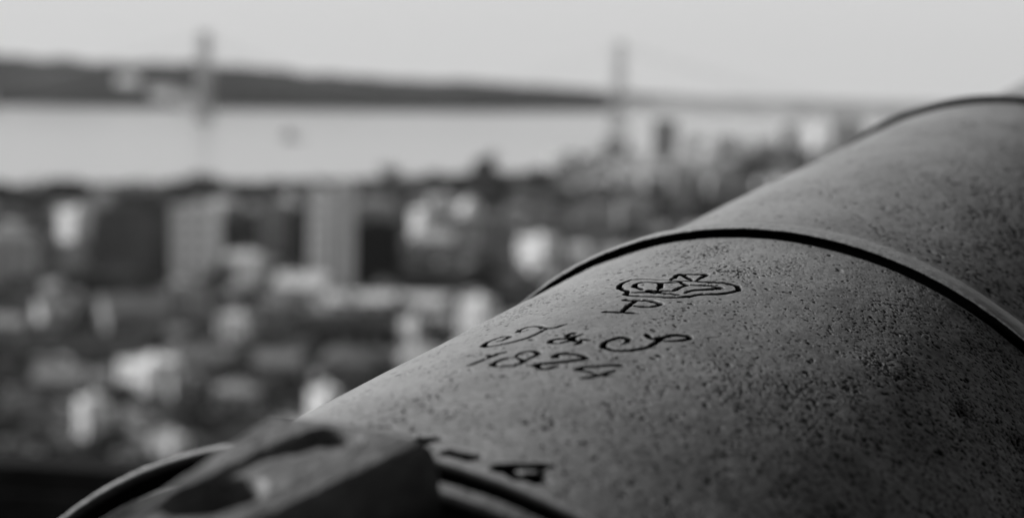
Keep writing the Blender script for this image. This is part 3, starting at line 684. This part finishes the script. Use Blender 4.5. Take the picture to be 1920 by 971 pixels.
def pitted(shape, step, s0, t0, n_small, n_big, seed, dens):
    """height (mm, negative) and corrosion map of casting pits and painted right-side shade; step = grid step in mm"""
    g = np.random.default_rng(seed); H = np.zeros(shape, np.float32); Cc = np.zeros(shape, np.float32)
    H += .16 * vnoise(shape, (28 / step, 22 / step), seed + 1) + .06 * vnoise(shape, (7 / step, 7 / step), seed + 2) + .018 * vnoise(shape, (2.4 / step, 2.4 / step), seed + 3)
    H += .010 * vnoise(shape, (1.1 / step, 1.1 / step), seed + 4)
    D = dens(np.linspace(0, 1, shape[1]))[None] * np.exp(.9 * vnoise(shape, (16 / step, 13 / step), seed + 5)) * np.exp(.6 * vnoise(shape, (60 / step, 45 / step), seed + 6))
    cum = np.cumsum(D.ravel()); cum /= cum[-1]
    for n, (ra, rb), (da, db) in ((n_small, (.3, .95), (.2, .6)), (n_big, (.7, 1.7), (.45, 1.05))):
        idx = np.searchsorted(cum, g.random(n)); ii, jj = np.unravel_index(np.minimum(idx, H.size - 1), shape)
        rr = ra + (rb - ra) * g.random(n) ** 2.6; dd = g.uniform(da, db, n); el = g.uniform(.8, 1.5, n); an = g.normal(1.57, .5, n)
        for i, j, r_, d_, e_, a_ in zip(ii, jj, rr, dd, el, an):
            w_ = int(r_ * 1.7 / step) + 1
            i0, i1, j0, j1 = max(i - w_, 0), min(i + w_ + 1, shape[0]), max(j - w_, 0), min(j + w_ + 1, shape[1])
            yy = (np.arange(i0, i1) - i)[:, None] * step; xx = (np.arange(j0, j1) - j)[None] * step
            ca, sa = math.cos(a_), math.sin(a_); u_ = (yy * ca + xx * sa) / (r_ * e_); v2 = (-yy * sa + xx * ca) / (r_ / e_)
            q = np.clip(1 - (u_ * u_ + v2 * v2), 0, 1); q = q * (.75 + .5 * q)
            H[i0:i1, j0:j1] = np.minimum(H[i0:i1, j0:j1], H[i0:i1, j0:j1] * .3 - d_ * np.minimum(q * 1.4, 1))* (q > 0) + H[i0:i1, j0:j1] * (q <= 0)
            Cc[i0:i1, j0:j1] = np.maximum(Cc[i0:i1, j0:j1], np.minimum(q * 1.6, 1) * min(1, .45 + d_ * .9))
    # fine rust pitting, thickening towards the right side
    u = np.linspace(0, 1, shape[1])[None]; k = sst((u - FINE0) / .42) * np.ones(shape)
    for cell, amp, sd_ in ((1.5, .27, 41), (.9, .22, 42)):
        cell = max(cell, 2.2 * step)
        f = vnoise(shape, (cell / step, cell / step), seed + sd_) + .4 * vnoise(shape, (6 / step, 5 / step), seed + sd_ + 9)
        thr = 2.35 - 1.45 * k; q = np.clip((f - thr) / .7, 0, 1)
        H -= (amp * q).astype(np.float32); Cc = np.maximum(Cc, (.95 * q).astype(np.float32))
    Cc = np.maximum(Cc, (k * np.clip(.42 + .06 * vnoise(shape, (18 / step, 14 / step), seed + 71) + .10 * vnoise(shape, (2 / step, 2 / step), seed + 72), 0, .7)).astype(np.float32))  # shade falloff towards the right, painted as extra darkening
    return H, Cc

def barrel_grid(name, s0, s1, th0, th1, step, rfun, n_small, n_big, seed, dens, engrave=False):
    ns = int((s1 - s0) * K * 1000 / step) + 1; nt_ = int((th1 - th0) * R0 * K * 1000 / step) + 1
    ss = np.linspace(s0, s1, ns); tt = np.linspace(th0, th1, nt_)
    H, Cc = pitted((ns, nt_), step, s0, th0, n_small, n_big, seed, dens)
    own = np.full((ns, nt_), -1, np.int16)
    if engrave:
        best = np.full((ns, nt_), 9., np.float32)      # distance / half width
        dep = np.zeros((ns, nt_), np.float32)
        ms = K * 1000.; mt = R0 * K * 1000. * 1.6
        for mi, (nm, wd, lines) in enumerate(marks):
            for ln in lines:
                q = smooth_line(ln); A_ = np.stack([q[:, 0] * ms, q[:, 1] * mt], 1); N_ = len(A_) - 1
                for k in range(N_):
                    a, b2 = A_[k], A_[k + 1]; f_ = min(1, .45 + 4. * min((k + .5) / N_, 1 - (k + .5) / N_)); hw = WID * wd * f_
                    lo = np.minimum(a, b2) - hw * 1.6; hi = np.maximum(a, b2) + hw * 1.6
                    i0, i1 = np.searchsorted(ss * ms, [lo[0], hi[0]]); j0, j1 = np.searchsorted(tt * mt, [lo[1], hi[1]])
                    if i1 <= i0 or j1 <= j0: continue
                    Pq = np.stack(np.meshgrid(ss[i0:i1] * ms, tt[j0:j1] * mt, indexing='ij'), -1)
                    ab = b2 - a; t_ = np.clip(((Pq - a) @ ab) / (ab @ ab + 1e-9), 0, 1)
                    d_ = np.linalg.norm(Pq - a - t_[..., None] * ab, axis=-1) / hw
                    sub = best[i0:i1, j0:j1]; m_ = d_ < sub
                    sub[m_] = d_[m_]; dep[i0:i1, j0:j1][m_] = DEP * wd * f_
                    own[i0:i1, j0:j1][m_ & (d_ < .92)] = mi
        rough = 1 + .12 * vnoise((ns, nt_), (2.2 / step, 2.2 / step), 77)
        q = np.clip(1.12 - best * rough, 0, 1)
        gr = dep * np.where(q > 0, np.minimum(q * 1.5, 1), 0)
        rim = .015 * np.exp(-((best - 1.35) / .25) ** 2)      # raised burr
        near = np.clip((best - 1.) / 2., 0, 1); H = np.where(H < -.12, H * (.25 + .75 * near), H); Cc *= near
        H = H * (1 - np.clip(q * 3, 0, 1)) - gr + rim
        Cc = np.maximum(Cc, np.clip(q * 5, 0, 1))  # shade inside the engraved grooves painted fully dark
    Sg, Tg = np.meshgrid(ss, tt, indexing='ij')
    V = pol(Sg, Tg, rfun(Sg) + H / 1000 / K).reshape(-1, 3) - GINV
    I = np.arange(ns * nt_).reshape(ns, nt_); Fq = np.stack([I[:-1, :-1], I[1:, :-1], I[1:, 1:], I[:-1, 1:]], -1).reshape(-1, 4)
    Fown = np.maximum.reduce([own[:-1, :-1], own[1:, :-1], own[1:, 1:], own[:-1, 1:]]).ravel()
    return V, Fq, Fown, Cc.ravel()
def put(name, V, Fq, Cc, M):
    used_ = np.unique(Fq); mp = np.zeros(len(V), np.int64); mp[used_] = np.arange(len(used_))
    me = np_mesh(name, V[used_], mp[Fq]); at = me.attributes.new('rust_shade', 'FLOAT', 'POINT'); at.data.foreach_set('value', Cc[used_].astype(np.float32))
    return link(name, me, M, gun)
WID, DEP = 1.8, 1.8
TH0, TH1 = -.95, 1.9
STEP = .29
SBODY1 = S1 - .0025
dens1 = lambda u: .42 + .3 * u + 5.5 * np.clip(u - .42, 0, 1) ** 1.3
V, Fq, Fo, Cc = barrel_grid('barrel', SL - .004, SBODY1, TH0, TH1, STEP, RB, 40000, 3000, 3, dens1, True)
put('first_reinforce', V, Fq[Fo < 0], Cc, M_iron)
for mi, (nm, wd, lines) in enumerate(marks):
    sel = Fq[Fo == mi]
    if len(sel): put(nm, V, sel, Cc, M_iron)
V, Fq, Fo, Cc = barrel_grid('barrel', S1 + .018, S2 + .001, -.95, 1.9, .6, RB2, 12000, 9000, 5, lambda u: .3 + .5 * u + 4 * np.clip(u - .35, 0, 1), False)
put('second_reinforce', V, Fq, Cc, M_iron)
# undersides and mouldings as lathed profiles
def lathe(name, prof, th0=-math.pi, th1=math.pi, n=160, jit=0.):
    co = np.array([p[2] if len(p) > 2 else 0. for p in prof]); prof = np.array([p[:2] for p in prof]); tt = np.linspace(th0, th1, n + 1)
    g = np.random.default_rng(len(name))
    rr = prof[:, 1][:, None] + (g.normal(size=(len(prof), n + 1)) * jit if jit else 0)
    Sg = np.repeat(prof[:, 0][:, None], n + 1, 1); Tg = np.repeat(tt[None], len(prof), 0)
    V = pol(Sg, Tg, rr).reshape(-1, 3) - GINV; I = np.arange(V.shape[0]).reshape(len(prof), n + 1)
    Fq = np.stack([I[:-1, :-1], I[1:, :-1], I[1:, 1:], I[:-1, 1:]], -1).reshape(-1, 4)
    return put(name, V, Fq, np.repeat(co, n + 1), M_iron)
def arc(sc, rc, w, h, n=10):    # half-round moulding section
    return [(sc - w * math.cos(a), rc + h * math.sin(a)) for a in np.linspace(0, math.pi, n)]
lathe('underside', [(s, RB(s) if s < S1 else RB2(s)) for s in np.linspace(SL, S2, 30)], TH1 - .01, 2 * math.pi + TH0 + .01, 80)
b1 = RB(S1)
lathe('base_ring', [(S1 - .0027, b1 + .0001, .6), (S1 - .0024, b1 - .0035, 1), (S1 - .0002, b1 - .0045, 1), (S1 + .0018, b1 - .001, 1), (S1 + .0014, b1 + .0014, 1), (S1 + .0001, b1 + .0026, 1), (S1 - .0001, b1 + .0030, .3), (S1 + .0008, b1 + .0034), (S1 + .004, b1 + .0037), (S1 + .009, b1 + .0032), (S1 + .014, b1 + .0020), (S1 + .0165, b1 + .0012), (S1 + .0178, b1 + .0016), (S1 + .0190, b1 + .0010), (S1 + .0200, b1 - .001)], n=400, jit=.00007)  # shade line under the ring painted dark in its groove
b2_ = RB2(S2)
lathe('reinforce_ring', [(S2 - .0015, b2_ + .0002, .6), (S2 - .0005, b2_ - .003, 1), (S2 + .003, b2_ - .003, 1), (S2 + .0034, b2_ + .001, 1), (S2 + .0018, b2_ + .0028, 1), (S2 + .0020, b2_ + .0036, .5), (S2 + .004, b2_ + .0038), (S2 + .012, b2_ + .0026), (S2 + .018, b2_ - .001), (S2 + .024, b2_ - .006), (S2 + .030, b2_ - .012)], n=300)  # shaded undercut of this ring painted dark
RC = b2_ - .012
lathe('chase', [(S2 + .028, RC)] + [(s, RC - .028 * (s - S2)) for s in np.linspace(S2 + .05, 1.42, 20)] + [(1.46, .112), (1.50, .122), (1.54, .127), (1.57, .124), (1.575, .118), (1.575, .055), (1.30, .055), (1.28, .001)], n=200)
lathe('muzzle_astragal', arc(1.40, .108, .012, .010), n=120)
# breech: the raised lip, its stepped mouldings and the breech body
bl = RB(SL)
lathe('vent_astragal', [(SL + .010, bl - .001), (SL + .006, bl + .0012), (SL + .003, bl + .0040), (SL + .0012, bl + .0060), (SL - .0002, bl + .0066), (SL - .0010, bl + .0064, .1), (SL - .0013, bl + .0056, .8), (SL - .0002, bl + .0035, 1), (SL + .0010, bl + .001, 1), (SL + .0010, bl - .001, 1), (SL - .0022, bl - .0016, 1), (SL - .0030, bl - .0002, .9), (SL - .0036, bl + .0001, .7), (SL - .0042, bl - .0004, .9), (SL - .0030, bl - .003, 1), (SL - .0020, bl - .0075, 1), (SL - .012, bl - .0115, 1), (SL - .021, bl - .0108, .9)], n=400, jit=.00005)  # shade below the lip painted into its steps
def brl(p): return [(a, b + .0075) if b > .13 else (a, b) for a, b in p]
lathe('breech', [(SL - .020, bl - .0105, 1), (SL - .024, bl - .0105, .95), (SL - .03, bl - .0100, .85), (SL - .05, bl - .009, .75), (SL - .09, bl - .008, .7), (SL - .13, bl - .008, .7), (SL - .150, bl - .002, .5), (SL - .152, bl + .004), (SL - .158, bl + .008), (SL - .172, bl + .009), (SL - .180, bl + .005), (SL - .184, bl - .01), (SL - .20, .12), (SL - .225, .075), (SL - .235, .045), (SL - .25, .036), (SL - .262, .045), (SL - .28, .055), (SL - .30, .052), (SL - .315, .035), (SL - .32, .001)], n=300)  # breech painted darker for the shade of lip and pad

# vent patch: a raised pad on top of the breech with a round-ended channel and a hole
def vent_patch():
    st = .9; ms = K * 1000.; mt = R0 * K * 1000.
    DR = .0165                                         # top of the pad above the body line (fit units)
    farL = unproj(556, 802, DR); farR = unproj(792, 830, DR); nearL = unproj(215, 965, DR); nearR = unproj(500, 968, DR)
    edgeL = unproj(470, 812, DR)
    s_far = (farR[0] + farL[0]) / 2 + .009
    print('pad', farL, farR, nearL, nearR, edgeL)
    s_near = SL - .148; thL0, thL1 = edgeL[1], nearL[1]; thR0, thR1 = farR[1], nearR[1]
    ns, nt_ = 420, 420
    ss = np.linspace(s_near, s_far + .012, ns); tt = np.linspace(min(thL0, thL1) - .09, max(thR0, thR1) + .09, nt_)
    Sg, Tg = np.meshgrid(ss, tt, indexing='ij'); fs = (Sg - nearR[0]) / (farR[0] - nearR[0])
    L_ = thL1 + (thL0 - thL1) * np.clip((Sg - nearL[0]) / (edgeL[0] - nearL[0]), -.5, 1.3); R_ = thR1 + (thR0 - thR1) * np.clip(fs, -.8, 1.2)
    rr = 7.
    L_ = L_ - .022 - .022 * np.clip(fs, 0, 1); R_ = R_ + .035
    x = (Tg - L_) * mt; y = (R_ - Tg) * mt; z = (s_far - Sg) * ms
    def inset(a): return np.clip(a / rr, 0, 1)
    e = 1 - np.sqrt(np.clip((1 - inset(x)) ** 2 + (1 - inset(y)) ** 2 + (1 - inset(z)) ** 2, 0, 1))
    e = np.clip(e, 0, 1); prof = np.sqrt(np.clip(1 - (1 - np.clip(np.minimum(np.minimum(x, y * .8), z * .9) / rr, 0, 1)) ** 2, 0, 1))
    prof = np.minimum(prof, np.sqrt(np.clip(e * (2 - e), 0, 1)) + 0)
    top = RB(Sg) + DR; base = bl - .020
    H = base + (top - base) * prof
    # channel
    cF = unproj(620, 818, DR); cN = unproj(402, 926, DR)
    ax_ = np.array([(cN[0] - cF[0]) * ms, (cN[1] - cF[1]) * mt]); Ln = np.linalg.norm(ax_); ax_ /= Ln
    px_ = (Sg - cF[0]) * ms; py_ = (Tg - cF[1]) * mt; al = px_ * ax_[0] + py_ * ax_[1]; pe = -px_ * ax_[1] + py_ * ax_[0]
    CW = CHW
    dd = np.where(al < 0, np.hypot(al, pe), np.abs(pe)); ch = sst((CW - dd) / 1.4 + .5)
    H -= ch * .0036 * (1 - .75 * sst((al - 2) / 22)) * np.where(al < 1, 1., .35 + .65 * np.clip((pe + CW) / (2 * CW), 0, 1))
    H -= .0012 * np.exp(-((pe - CW) / 1.3) ** 2) * sst(al / 6) * (al < Ln)
    # near hole
    dh = np.hypot((al - Ln) * .62, pe * .95); H -= sst((HOLE - dh) / 1.6 + .5) * .11
    H += .00012 * vnoise((ns, nt_), (14, 12), 91) + .00006 * vnoise((ns, nt_), (5, 5), 92)
    V = pol(Sg, Tg, H).reshape(-1, 3) - GINV; I = np.arange(ns * nt_).reshape(ns, nt_)
    Fq = np.stack([I[:-1, :-1], I[1:, :-1], I[1:, 1:], I[:-1, 1:]], -1).reshape(-1, 4)
    pad_tone_shade = np.maximum(sst((HOLE + 1.5 - dh) / 3.), sst((6. - y) / 6.)); pad_tone_shade = np.maximum(pad_tone_shade, np.clip(.46 + .10 * vnoise((ns, nt_), (22, 18), 95) + .05 * vnoise((ns, nt_), (6, 5), 96), 0, .8))  # shade painted into the hole and right side face, over mottled tone
    put('vent_patch', V, Fq, pad_tone_shade.ravel(), M_iron)
CHW, HOLE = 8., 9.5
vent_patch()

# trunnions and a plain wooden carriage carry the gun
tb = MB(); c0 = P0 + K * .62 * dW - GINV
side = np.cross(dW, np.array([0, 0, 1.])); side /= np.linalg.norm(side)
lowc = c0 - np.array([0, 0, .06])
for s in (-1, 1): MB().tube(lowc + side * s * .13, lowc + side * s * .30, .055, .055, 24).build('trunnion', M_iron, gun, True)
M_wood = mat('carriage_wood', .07, .8, .2, .4, 6., .5, 30.)
yaw = math.atan2(dW[1], dW[0])
axp = P0 + K * .15 * dW
cg = empty('gun_carriage', (axp[0], axp[1], -1.55), yaw, 'dark wooden gun carriage hidden beneath the iron cannon', 'carriage')
for s in (-1, 1):
    y0 = s * .26 - .045; y1 = s * .26 + .045
    zt = float(lowc[2] + GINV[2] + 1.55)
    V = [(-.75, .28), (.85, .28), (.85, zt + .02), (.45, zt + .02), (.42, zt - .12), (.05, zt - .16), (0, zt - .3), (-.35, zt - .36), (-.4, zt - .5), (-.75, zt - .55)]
    n_ = len(V); vv = [(a, y0, b) for a, b in V] + [(a, y1, b) for a, b in V]
    MB().add(vv, [tuple(range(n_))[::-1] if s > 0 else tuple(range(n_))[::-1], tuple(range(n_, 2 * n_))] + [(i, (i + 1) % n_, n_ + (i + 1) % n_, n_ + i) for i in range(n_)]).build('cheek', M_wood, cg)
MB().box(-.8, .8, -.21, .21, .30, .40).build('bed', M_wood, cg)
for x in (-.5, .6):
    MB().box(x - .08, x + .08, -.5, .5, .12, .278).build('axle', M_wood, cg)
    for s in (-1, 1): MB().tube((x, s * .33, .2), (x, s * .43, .2), .2, .2, 28).build('wheel', M_wood, cg)

# ------------------------------------------------------------------ haze
M_haze = bpy.data.materials.new('haze'); M_haze.use_nodes = True; t = M_haze.node_tree
t.nodes.remove(t.nodes['Principled BSDF']); v = t.nodes.new('ShaderNodeVolumePrincipled')
v.inputs['Color'].default_value = (.95, .95, .95, 1); v.inputs['Density'].default_value = 1.7e-5; v.inputs['Anisotropy'].default_value = .2
t.links.new(v.outputs[0], t.nodes['Material Output'].inputs['Volume'])
hz = MB().box(-14500, 14500, -65, 14000, WATER - 4, 260).build('haze', M_haze); tag(hz, kind='stuff')
print('windows', NB[0], 'objects', len(bpy.data.objects))
